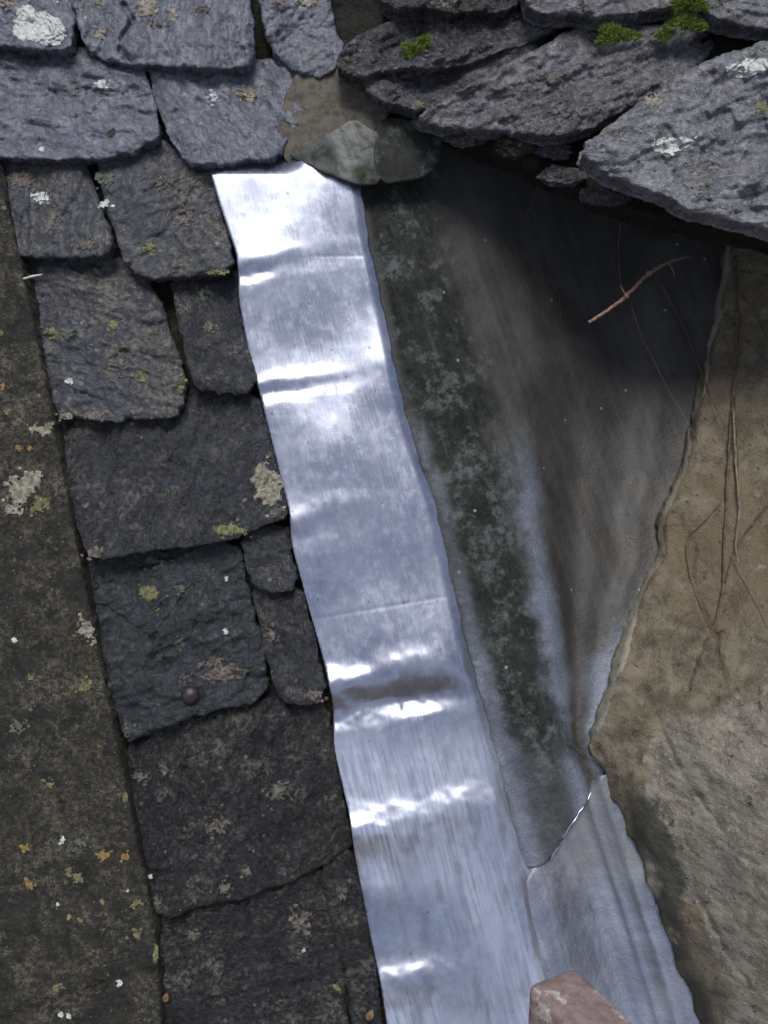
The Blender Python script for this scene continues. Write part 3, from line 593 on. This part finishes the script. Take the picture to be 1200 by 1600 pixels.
lead = patch('lead_flashing', edgeL+edgeR+[(566, 286), (520, 262), (470, 240), (430, 215)], h_lead, M['lead'], thick=3, step=2.4, edge=0, rnd=1.5, seed=500, ch=1, skirt_rows=1, skirt_noise=0, attrs={'stain': a_stain, 'painted_sheen': lambda x, y: np.clip(smooth(1110, 1190, y)*(0.85+0.9*fbm(x*1.3, y*0.7, 110, 4, 571))*(1-0.95*smooth(1370, 1410, y+20*fbm(x, y, 40, 3, 575))*smooth(1570, 1530, y)*smooth(760, 640, x-0.5*(y-1450)+40*fbm(x, y, 50, 3, 576))), 0, 1)})  # second mask paints a bright reflection low down, with a dark gap in it
tag(lead, 'bright dented strip of new sheet lead dressed over the slate ends', 'lead flashing')

# ------------------------------------------------------------------ old lead right of it
xm = interp([(100, 640), (290, 690), (420, 722), (600, 762), (800, 806), (1000, 856), (1170, 900), (1400, 960)])
xw = interp([(100, 1180), (390, 1132), (500, 1112), (620, 1086), (740, 1060), (800, 1030), (870, 1027), (920, 1000), (980, 972), (1040, 956), (1100, 940), (1140, 920), (1190, 931), (1215, 945), (1340, 1000), (1480, 1050), (1600, 1095), (1980, 1210)])
depth = interp([(100, 230), (500, 215), (750, 165), (950, 95), (1100, 45), (1200, 22), (1400, 20)])
def sA(x, y): return (x-xr(y))/(xm(y)-xr(y))
def h_lining(x, y):
    x = np.asarray(x, float); y = np.asarray(y, float); d = depth(y)
    s = sA(x, y)
    h = 9 - 6*np.clip(s, -1, 0) - (0.16*d+3)*smooth(0.0, 1.2, s) + 7*np.exp(-((s-0.5)/0.26)**2)
    a = xm(y)-25; b = xw(y)+20; q = (x-a)/(b-a)
    h = h - 0.75*d*smooth(-0.05, 0.72, q) + 0.10*d*smooth(0.7, 1.1, q)
    lo = smooth(520, 760, y)
    h = h - lo*0.10*(d+25)*np.exp(-((q-0.40)/0.10)**2) + lo*0.07*(d+25)*np.exp(-((q-0.20)/0.09)**2) + 0.05*d*np.exp(-((q-0.78)/0.08)**2)
    m = smooth(1.25, 0.85, s)
    return h + 3.5*fbm(x, y, 150, 3, 601) + m*(2.4*fbm(x, y, 34, 3, 602)+0.8*fbm(x, y, 10, 2, 603)) - 2
def a_alg(x, y):
    s = sA(x, y); n = 0.30*fbm(x, y, 45, 4, 640, 0.6)
    a = smooth(-0.05, 0.12, s)*smooth(1.22, 0.74, s+n)
    a = a*(1-0.6*smooth(1100, 1300, y))*(1-0.5*smooth(600, 700, y)*smooth(0.30, 0.08, s+0.4*n))
    return np.clip(a, 0, 1)
def a_sheen(x, y):  # painted reflections: bluish sheen growing downwards, dark along the fold
    s = sA(x, y); n = fbm(x, y, 80, 4, 650); a_ = xm(y)-25; q = (x-a_)/(xw(y)+20-a_)
    p = smooth(600, 1000, y)*np.exp(-((q-0.17)/0.22)**2)*0.6 + 0.45*smooth(850, 1150, y) + 0.55*smooth(560, 700, y)*np.exp(-((s-0.12)/0.12)**2) + 0.30*smooth(820, 1000, y)*smooth(.6, .9, q)
    p = p + 0.16*np.exp(-((q-0.20)/0.08)**2) - 0.5*np.exp(-((q-0.42)/0.12)**2)
    return np.clip(p+0.35*n*smooth(500, 700, y), 0, 1)
ln = patch('lead_gutter_lining', [(560, 60)]+[(float(xr(a))-16, float(a)) for a in np.arange(250, 1345, 14.0)]+[(812, 1352), (836, 1358), (858, 1346), (888, 1300), (915, 1258), (941, 1214), (960, 1200)]
           +[(float(xw(a))+45, float(a)) for a in np.arange(100, 1190, 20.0)][::-1]+[(1240, 60)], h_lining, M['lining'], thick=4, step=3.2, edge=0.8, rnd=1.5, seed=610, ch=1, skirt_rows=1, skirt_noise=0,
           attrs={'algae': a_alg, 'pale': a_sheen})
tag(ln, 'old lead sheet, mossy beside the bright strip and sinking into a dark hollow', 'lead lining')

# lower gutter lead
def h_gut(x, y):
    a = xr(y)-10; b = xw(y); s = (x-a)/(b-a)
    h = 8 - 34*smooth(0.02, 0.55, s) + 22*smooth(0.62, 1.0, s) - 0.02*(y-1300)*smooth(0, .5, s)
    L = x - (945+(y-1215)*0.315)        # standing folds parallel to the wall
    h = h + 4*np.exp(-((L+36)/5.0)**2) + 3*np.exp(-((L+8)/6.0)**2) - 3*np.exp(-((L+75)/14.0)**2)
    dd = ((x-836)*-144+(y-1358)*-105)/178; h = h - 11*smooth(-2, 14, dd)
    return h + 2*fbm(x, y, 120, 2, 621) + 0.8*fbm(x, y, 35, 3, 622)
gt = patch('gutter_sheet', [(815, 1350), (850, 1310), (900, 1235), (945, 1205)]+[(float(xw(a))+14, float(a)) for a in np.arange(1225, 1985, 20.0)]+[(830, 1985), (780, 1600)],
           h_gut, M['gutter'], thick=4, step=3.2, edge=0, rnd=0, seed=620, ch=1, skirt_rows=1, attrs={'algae': lambda x, y: np.clip(1-smooth(1340, 1420, y), 0, 1)*0.6})
tag(gt, 'lower gutter lead with long folds leading down beside the wall', 'lead sheet')
# solder seam at the step
def seam(name, pts, r, label):
    o = tube(name, pts, r, M['lead'], wob=1.0, seed=5); tag(o, label, 'lead seam'); return o
seam('lead_seam', [(a_, b_, float(h_lining(np.array([a_-2.0]), np.array([b_-2.0]))[0])+0.8) for a_, b_ in ((941.0, 1212.0), (925.0, 1238.0), (905.0, 1270.0), (884.0, 1303.0), (858.0, 1345.0))], [2.6, 2.4, 2.0, 1.8, 1.4], 'thin shiny lead seam slanting across the step between mossy and lower lead')

# ------------------------------------------------------------------ rendered wall at the right
edw = lambda y: h_edge(y)
def h_edge(y):
    x = xw(y); a = h_lining(x, y); b = h_gut(x, y); t = smooth(1150, 1260, y); return a*(1-t)+b*t
def h_wall(x, y):
    y = np.asarray(y, float); L = x-xw(y)
    h = h_edge(y) + 9 + 14*smooth(0, 30, L) + 15*np.exp(-((L-13)/10)**2)*(1-smooth(1110, 1180, y)) + np.maximum(L, 0)*(0.55+0.25*smooth(1100, 1500, y))
    n = fbm(x, y, 150, 4, 702)
    h = h + 18*n + 9*terr(fbm(x, y, 90, 3, 703), 5, .3) + 3.6*fbm(x, y, 24, 4, 704, .6) + 2.2*terr(fbm(x, y, 30, 3, 709), 4, .2) + 1.0*fbm(x, y, 7, 3, 705)
    # thick skin of render breaking off along a diagonal
    e = x-(960+0.0*y)
    # long cracks
    for c in ([(1128, 430), (1118, 520), (1096, 590), (1082, 700)], [(1085, 850), (1080, 900), (1100, 960), (1120, 1000)], [(1010, 1080), (1060, 1200), (1130, 1300)], [(1090, 1400), (1140, 1500), (1190, 1560)]):
        dd = np.full(x.shape, 1e9)
        for (a, b), (c2, d2) in zip(c[:-1], c[1:]):
            dx, dy = c2-a, d2-b; tt = np.clip(((x-a)*dx+(y-b)*dy)/(dx*dx+dy*dy), 0, 1); dd = np.minimum(dd, np.hypot(x-a-tt*dx, y-b-tt*dy))
        dd = dd+4*fbm(x, y, 14, 2, 707)
        h = h - 6*np.exp(-(np.maximum(dd, 0)/2.4)**2)
    return h
def a_sand(x, y):
    d = (x-950)-(y-1000)*0.05
    s = 1-smooth(1050, 1200, y)*smooth(980, 1040, x-(0)) - 0.35*smooth(1100, 1180, x)
    s = s + 0.8*np.exp(-((x-1060-(y-1400)*0.3)/50)**2)*smooth(1350, 1450, y)
    return np.clip(s, 0, 1)
def a_rim(x, y):
    L = x-xw(y); return np.clip(np.exp(-((L-7-9*fbm(x, y, 60, 3, 741))/(4+7*smooth(820, 980, y)))**2)*(1-smooth(1130, 1190, y))*(0.75+0.9*fbm(x, y, 70, 3, 742)+0.5*smooth(780, 900, y)), 0, 1)
def a_walg(x, y):
    L = x-xw(y)
    L = L+26*fbm(x, y, 60, 4, 730); y = y+60*fbm(x, y, 80, 3, 731)
    a = np.exp(-((L-30)/30)**2)*smooth(1170, 1290, y)*(1-smooth(1350, 1500, y))
    return np.clip(a*1.1+0.42*smooth(1380, 1520, y)*smooth(140, 20, L)+0.45*np.exp(-(L/18)**2)*smooth(1350, 1400, y), 0, 1)
wedge = [(float(xw(a))+3*math.sin(a*0.09)+2*math.sin(a*.23), float(a)) for a in np.arange(60, 1985, 12.0)]
wl = patch('rendered_wall', wedge+[(1650, 1985), (1650, 60)], h_wall, M['wall'], thick=20, step=3.6, edge=5, esize=24, rnd=6, seed=700, ch=1, attrs={'sand': a_sand, 'algae': a_walg, 'rim': a_rim})
tag(wl, 'weathered sandy and grey rendered wall with cracks, on the right', 'wall')

# ------------------------------------------------------------------ overhanging slates, top right
RG = 'stone slates of the overhanging roof slope'
SL([(560, -320), (600, -20), (590, 8), (650, 18), (770, 24), (822, 6), (840, -320)], 'slate_crumb', 96, 60,
   'crumbling slate piece at the top edge right of the smooth blue slate', [(690, 6, 18, 6, 'l_pink', .8)], 41, relief=9, thick=30, group=RG, bottom=True)
SL([(800, -320), (812, 6), (850, 27), (940, 26), (1010, 22), (1066, 10), (1080, -320)], 'slate_grey', 120, 80,
   'pale slate at the top edge above the two bright moss tufts', [(905, 10, 8, 5, 'l_green', .6)], 42, relief=8, rough_=0.5, dirn=-10, lay=0.8, thick=30, group=RG, bottom=True)
SL([(1078, -320), (1096, -5), (1108, 32), (1160, 42), (1240, 46), (1500, 60), (1500, -320)], 'slate_grey', 140, 100,
   'slate in the top right corner beyond the moss', [(1120, 5, 9, 6, 'l_green', .6)], 43, relief=8, rough_=0.5, dirn=-10, lay=0.8, thick=30, group=RG, bottom=True)
SL([(520, 100), (538, 70), (600, 30), (700, 8), (820, 10), (880, 40), (846, 62), (760, 90), (700, 112), (640, 104), (590, 118), (545, 122)], 'slate_crumb', 84, 66,
   'grainy slate under the small moss tuft, right of the blue slate', [(700, 40, 14, 7, 'l_pink', .9)], 44, relief=11, rough_=0.75, dirn=-28, lay=0.6, thick=26, group=RG, bottom=True)
SL([(560, 128), (600, 102), (680, 92), (780, 62), (856, 70), (800, 112), (720, 152), (680, 172), (640, 172), (590, 158)], 'slate_crumb', 78, 72,
   'grainy dark slate tip with yellow fleck above the pale lead saddle', [(655, 162, 8, 4, 'l_yellow', .8)], 45, relief=11, rough_=0.75, dirn=-28, lay=0.6, thick=24, group=RG, bottom=True)
SL([(636, 188), (700, 150), (770, 112), (850, 72), (900, 40), (1010, 36), (1100, 40), (1122, 78), (1066, 128), (970, 176), (905, 208), (872, 218), (790, 204), (710, 204)], 'slate_grey', 104, 98,
   'long pointed pale slate strewn with crumbs below the middle moss tufts', [(795, 188, 10, 6, 'l_pink', .6), (870, 120, 16, 9, 'l_green', 1.0)], 46, relief=12, rough_=0.5, dirn=-28, lay=0.75, thick=28, group=RG, bottom=True)
SL([(900, 232), (965, 186), (1030, 138), (1110, 92), (1200, 62), (1500, 0), (1500, 480), (1300, 400), (1200, 360), (1120, 338), (1080, 332), (1040, 302), (990, 292), (938, 268)], 'slate_rough', 172, 150,
   'largest pale slate with white lichen streaks, jutting over the dark hollow',
   [(1052, 226, 34, 12, 'l_white', 0.22), (1172, 106, 42, 14, 'l_white', 0.25), (1190, 165, 12, 8, 'l_yellow', .7), (1020, 158, 14, 8, 'l_cream', .7), (1100, 300, 14, 9, 'l_green', .9)], 47, relief=14, rough_=0.34, dirn=-26, lay=0.75, thick=34, group=RG, bottom=True, step=3.0)

# rubble and mortar under their edges
def rubble(x, y, rx, ry, w, label, seed, mat='rubble'):
    rng = np.random.RandomState(seed); vs = []; fs = []; n = 48; R = 32
    c = P(np.float64(x), np.float64(y), np.float64(w*0.001))
    for i in range(R):
        a = math.pi*i/(R-1)
        for k in range(n):
            t = 2*math.pi*k/n; d = np.array([math.sin(a)*math.cos(t), math.sin(a)*math.sin(t), math.cos(a)])
            q = 1+0.30*float(fbm(d[0]*2+seed, d[1]*2+d[2]*1.3, 1, 3, seed))+0.24*float(fbm(d[0]*6+seed, d[1]*6+d[2]*5, 1, 3, seed+1))+0.12*float(terr(fbm(d[0]*3+d[2]*3, d[1]*3+seed, 1, 2, seed+2), 4, .2))
            vs.append(c+0.001*q*(rx*d[0]*U+ry*d[1]*V+min(rx, ry)*0.8*d[2]*W))
    for i in range(R-1):
        for k in range(n): fs.append(((i+1)*n+k, (i+1)*n+(k+1) % n, i*n+(k+1) % n, i*n+k))
    o = link('rubble_stone', np.array(vs), fs, M[mat]); tag(o, label, 'stone', 'rubble stones under the overhanging slates'); return o
rubble(804, 226, 28, 19, 70, 'rounded greenish stone wedged under the long pointed slate', 1)
rubble(728, 218, 30, 10, 62, 'flat grainy mortar lump left of the rounded greenish stone', 2, 'slate_crumb')
rubble(668, 194, 22, 11, 60, 'small grainy lump just above the small rounded lead sheet', 3, 'slate_crumb')
rubble(866, 236, 26, 11, 74, 'lumpy fragment right of the rounded greenish stone', 4, 'slate_crumb')
rubble(880, 276, 34, 15, 66, 'dark fragment below the tip of the largest pale slate', 5, 'slate_crumb')
rubble(948, 306, 36, 14, 74, 'dark stone tucked beneath the left edge of the largest slate', 6, 'slate_crumb')
# mortar that fills the edge of the overhanging slope
def h_fill(x, y): return 36 + 0.05*(x-560) + 9*fbm(x, y, 60, 4, 801) + 4*fbm(x, y, 16, 3, 802)
fl_ = patch('mortar_fillet', [(500, -320), (520, 60), (560, 120), (600, 175), (690, 205), (790, 246), (880, 290), (960, 325), (1080, 352), (1200, 380), (1500, 430), (1500, -320)],
            h_fill, M['bed'], thick=46, step=4, edge=7, esize=30, rnd=9, seed=800, bottom=True)
tag(fl_, 'dark crumbly mortar packed under the overhanging slates', 'mortar')

# junction: brown mortar, pale lead saddle, dark lead cap
def h_j1(x, y): return 27 + 0.08*(x-500) - 0.03*(y-180) + 3*fbm(x, y, 50, 3, 811)
j = patch('mortar_smear', [(480, 90), (560, 85), (610, 120), (610, 190), (570, 215), (500, 250), (468, 268), (446, 256), (430, 200), (450, 130)], h_j1, M['mortar'], thick=14, step=2.6, edge=4, rnd=4, seed=810)
tag(j, 'smooth brown mortar smear between the rippled slate and the pale lead saddle', 'mortar')
def h_j2(x, y):
    s = (x-460)/(590-460); return 30 + 20*np.sin(np.clip(s, 0, 1.15)*1.9) + 3*fbm(x, y, 35, 3, 821) + 1.3*fbm(x, y, 10, 3, 822) - 0.03*(y-230)
j = patch('lead_saddle', [(455, 238), (490, 222), (520, 204), (552, 184), (572, 196), (594, 208), (600, 240), (598, 288), (566, 292), (530, 280), (490, 262), (452, 246)], h_j2, M['apron'], thick=8, step=2.4, edge=2, rnd=3, seed=820, ch=1,
          attrs={'algae': lambda x, y: np.clip(0.25+1.3*fbm(x, y, 30, 4, 823)+0.5*smooth(235, 285, y), 0, 1)})
tag(j, 'pale grey folded lead saddle at the head of the bright lead', 'lead saddle')
def h_j3(x, y): return 50 - 0.22*(x-585) + 2*fbm(x, y, 40, 3, 831) + 0.8*fbm(x, y, 9, 2, 832)
j = patch('lead_sheet', [(584, 205), (600, 180), (680, 190), (694, 215), (690, 248), (672, 272), (640, 284), (586, 289)], h_j3, M['lining'], thick=9, step=2.4, edge=2, rnd=3, seed=830, attrs={'algae': lambda x, y: 0*x+0.9, 'pale': lambda x, y: 0.12+0*x})
tag(j, 'small dark mossy lead sheet with rounded lower edge beside the pale saddle', 'lead sheet')

# ------------------------------------------------------------------ twigs and stems
t = tube('twig', [(920, 504, 10), (950, 484, 12), (978, 463, 13), (1000, 440, 6), (1015, 427, -4), (1045, 410, -30), (1078, 400, -60)], [2.6, 2.5, 3.0, 2.7, 3.2, 2.2, 1.2], M['twig'], wob=0.5)
tag(t, 'reddish bare twig poking out over the dark hollow', 'twig')
tube('side_shoot', [(979, 463, 15), (972, 452, 24), (970, 446, 30)], [1.6, 1.2, .7], M['twig'], t, wob=.3)
tube('side_shoot', [(1045, 410, -28), (1052, 424, -22), (1054, 432, -20)], [1.5, 1.1, .6], M['twig'], t, wob=.3)
dome('bud', 979, 462, 15, 4.6, 4.0, M['twig'], t); dome('bud', 1013, 428, -3, 4.8, 4.0, M['twig'], t)
def hw(x, y, up=5): return float(h_wall(np.array([float(x)]), np.array([float(y)]))[0])+up
def hl(x, y, up=4): return float(h_lining(np.array([float(x)]), np.array([float(y)]))[0])+up
def surf(x, y, up):
    return hw(x, y, up) if x > float(xw(y)) else hl(x, y, up)
def stem(pts, r, label, mat='stem', up=6, seed=1, side=()):
    p = [(a, b, surf(a, b, up)) for a, b in pts]; n = len(p)
    r = r*0.52; rr = [r*(1-0.5*i/(n-1)) for i in range(n)]
    o = tube('dry_stem', p, rr, M[mat], wob=0.7, seed=seed, sides=6); tag(o, label, 'stem', 'dry climbing stems on the wall')
    for s_ in side:
        q = [(a, b, surf(a, b, up)) for a, b in s_]; tube('side_shoot', q, [r*0.6]*(len(q)-1)+[r*0.3], M[mat], o, wob=0.6, seed=seed+3, sides=6)
    return o
stem([(1148, 400), (1152, 500), (1146, 600), (1138, 720), (1132, 850), (1128, 930), (1112, 985), (1090, 1040), (1080, 1078)], 5.0, 'thickest brown stem running down the middle of the rendered wall', seed=11,
     side=[[(1128, 930), (1150, 860), (1190, 800), (1230, 760)], [(1146, 600), (1152, 700), (1154, 800)]])
stem([(1146, 640), (1150, 720), (1155, 790), (1150, 850), (1154, 880)], 3.6, 'pale dead stem lying beside the thickest stem', 'stem_grey', 9, 12)
stem([(1140, 450), (1165, 470), (1185, 500), (1215, 560), (1250, 620)], 3.2, 'curved stem leaving the top of the wall to the right', 'stem', 12, 13, [[(1165, 470), (1160, 455)]])
stem([(1150, 520), (1175, 540), (1205, 570), (1250, 590)], 2.2, 'short thin stem below the curved stem', 'stem', 10, 14)
stem([(1030, 440), (1052, 480), (1070, 515), (1095, 580), (1115, 630), (1138, 680)], 2.4, 'thin stem slanting across the upper edge of the wall', 'stem', 16, 15)
stem([(985, 470), (1000, 520), (1020, 560), (1045, 610), (1078, 665), (1110, 720)], 1.3, 'hair thin stem crossing the dark hollow below the reddish twig', 'stem_grey', 16, 16)
stem([(1127, 785), (1100, 815), (1074, 845), (1078, 900), (1094, 945), (1115, 985), (1130, 1030), (1142, 1068)], 2.0, 'thin angular stem zigzagging down the sandy wall', 'stem', 6, 17)
stem([(1143, 865), (1165, 910), (1195, 965), (1240, 1050)], 1.4, 'wispy pale stem on the grey part of the wall', 'stem_grey', 6, 18)
stem([(855, 405), (862, 440), (874, 470), (876, 500)], 1.4, 'short dark root hanging in the upper hollow', 'stem', 6, 19)
stem([(848, 265), (838, 300), (820, 345)], 1.2, 'fine pale root tip just under the slates', 'stem_grey', 14, 20)
stem([(970, 345), (966, 390), (970, 440)], 1.2, 'tiny upright rootlet above the reddish twig', 'stem_grey', 10, 21)
stem([(888, 1160), (905, 1172), (930, 1188), (962, 1204)], 2.2, 'bent dark twig lying over the foot of the wall', 'stem', 14, 22)

# ------------------------------------------------------------------ moss tufts
def moss(x, y, w, rx, ry, label, seed, n=900):
    rng = random.Random(seed); vs = []; fs = []
    c = P(np.float64(x), np.float64(y), np.float64(w*0.001))
    for i in range(n):
        a = rng.uniform(0, 2*math.pi); r = math.sqrt(rng.random()); hgt = (1-r*r)**0.5
        if rng.random() < 0.25*r: continue
        lump = 0.8+0.35*math.sin(a*3+seed)+0.1*rng.random()
        b = c+0.001*(rx*r*lump*math.cos(a)*U+ry*r*lump*math.sin(a)*V+hgt*min(rx, ry)*0.75*W)
        d = np.array([rng.gauss(0, .5)+math.cos(a)*r, rng.gauss(0, .5)+math.sin(a)*r, rng.uniform(.4, 1.2)]); d /= np.linalg.norm(d)
        tip = b+0.001*rng.uniform(3.5, 8)*(d[0]*U+d[1]*V+d[2]*W)
        s_ = np.cross(tip-b, np.array([rng.random(), rng.random(), rng.random()])); s_ /= np.linalg.norm(s_)+1e-9
        k = len(vs); t2 = np.cross(s_, (tip-b)); t2 /= np.linalg.norm(t2)+1e-9; wd_ = 0.0009
        vs += [b+s_*wd_, b-s_*wd_*.5+t2*wd_, b-s_*wd_*.5-t2*wd_, tip]; fs += [(k, k+1, k+3), (k+1, k+2, k+3), (k+2, k, k+3)]
    o = link('moss_tuft', np.array(vs), fs, M['moss'], smoothf=False)
    tag(o, label, 'moss', 'moss tufts on the overhanging slates'); return o
moss(643, 82, 84, 15, 12, 'small bright moss tuft alone on the grainy slate', 1, 700)
moss(664, 66, 86, 9, 7, 'tiny moss tuft touching the small lone one', 5, 300)
moss(960, 58, 106, 32, 14, 'oval green moss tuft on the long pointed slate, left of the pair', 2, 1200)
moss(1068, 38, 112, 28, 17, 'tall green moss tuft on the right end of the long pointed slate', 3, 1300)
moss(1035, 58, 106, 16, 8, 'low moss sprig between the oval and the tall tufts', 6, 400)
moss(1078, 6, 128, 26, 12, 'dark green moss tuft at the top edge in the joint', 4, 900)

# ------------------------------------------------------------------ small litter
o = tube('straw', [(36, 436, 44), (50, 432, 46), (66, 429, 45)], [1.6, 2.0, 1.0], M['straw'], sides=6); tag(o, 'pale straw chip stuck beside the coping under the third slate row', 'straw')
def leaf(x, y, w, L, wd_, ang, mat, label):
    vs = []; fs = []; n = 8; c = P(np.float64(x), np.float64(y), np.float64(w*0.001))
    ca, sa = math.cos(ang), math.sin(ang)
    for i in range(n+1):
        t = i/n; hw_ = wd_*math.sin(math.pi*min(1, t*1.02))**0.8*(1-0.3*t)
        for k in (-1, 0, 1):
            a = (t-.5)*L; b = k*hw_; z = 1.5*abs(k)+3*math.sin(t*3)
            vs.append(c+0.001*((a*ca-b*sa)*U+(a*sa+b*ca)*V+z*W))
    for i in range(n):
        for k in range(2): fs.append((i*3+k, (i+1)*3+k, (i+1)*3+k+1, i*3+k+1))
    o = link('leaf', np.array(vs), fs, M[mat]); tag(o, label, 'leaf'); return o
leaf(527, 1541, 30, 16, 4, -0.6, 'leafg', 'tiny green leaf on the black slate near the lead')
leaf(578, 1584, 32, 20, 7, 1.1, 'leaf', 'small brown leaf on the slim black wedge at the bottom')
leaf(260, 1557, 32, 16, 6, 1.4, 'leaf', 'small brown leaf beside the foot of the coping')

# ------------------------------------------------------------------ painted timber end, close to the viewer
def beam():
    # a, b, c: along, across and through the timber; plan frame
    w0 = 0.42
    p0 = np.array([float(q) for q in uvw(np.float64(822), np.float64(1534), w0)])
    a = np.array([0.4439, -0.1405, 0.8850]); b = np.array([0.8959, 0.0510, -0.4413]); c = np.array([-0.0169, -0.9888, -0.1485])
    wb = 0.066; Lh = 0.16; th = 0.11; r = 0.011
    import bmesh
    bm = bmesh.new(); bmesh.ops.create_cube(bm, size=1)
    for v_ in bm.verts:
        q = np.array(v_.co); s = p0 + a*(q[0]+.5)*Lh + b*(q[1]+.5)*wb + c*(q[2]+.5)*th
        v_.co = Vector(world(np.float64(s[0]), np.float64(s[1]), np.float64(s[2])))
    bmesh.ops.recalc_face_normals(bm, faces=bm.faces)
    bmesh.ops.bevel(bm, geom=list(bm.edges), offset=r, segments=5, profile=0.5, affect='EDGES')
    cc = sum((v_.co for v_ in bm.verts), Vector())/len(bm.verts)
    for v_ in bm.verts: v_.co -= cc
    me = bpy.data.meshes.new('timber_end'); bm.to_mesh(me); bm.free(); me.materials.append(M['paint'])
    for p_ in me.polygons: p_.use_smooth = True
    o = bpy.data.objects.new('timber_end', me); C.objects.link(o); o.location = cc
    tag(o, 'rounded end of a timber with worn red brown paint, close at the bottom', 'timber'); return o
beam()
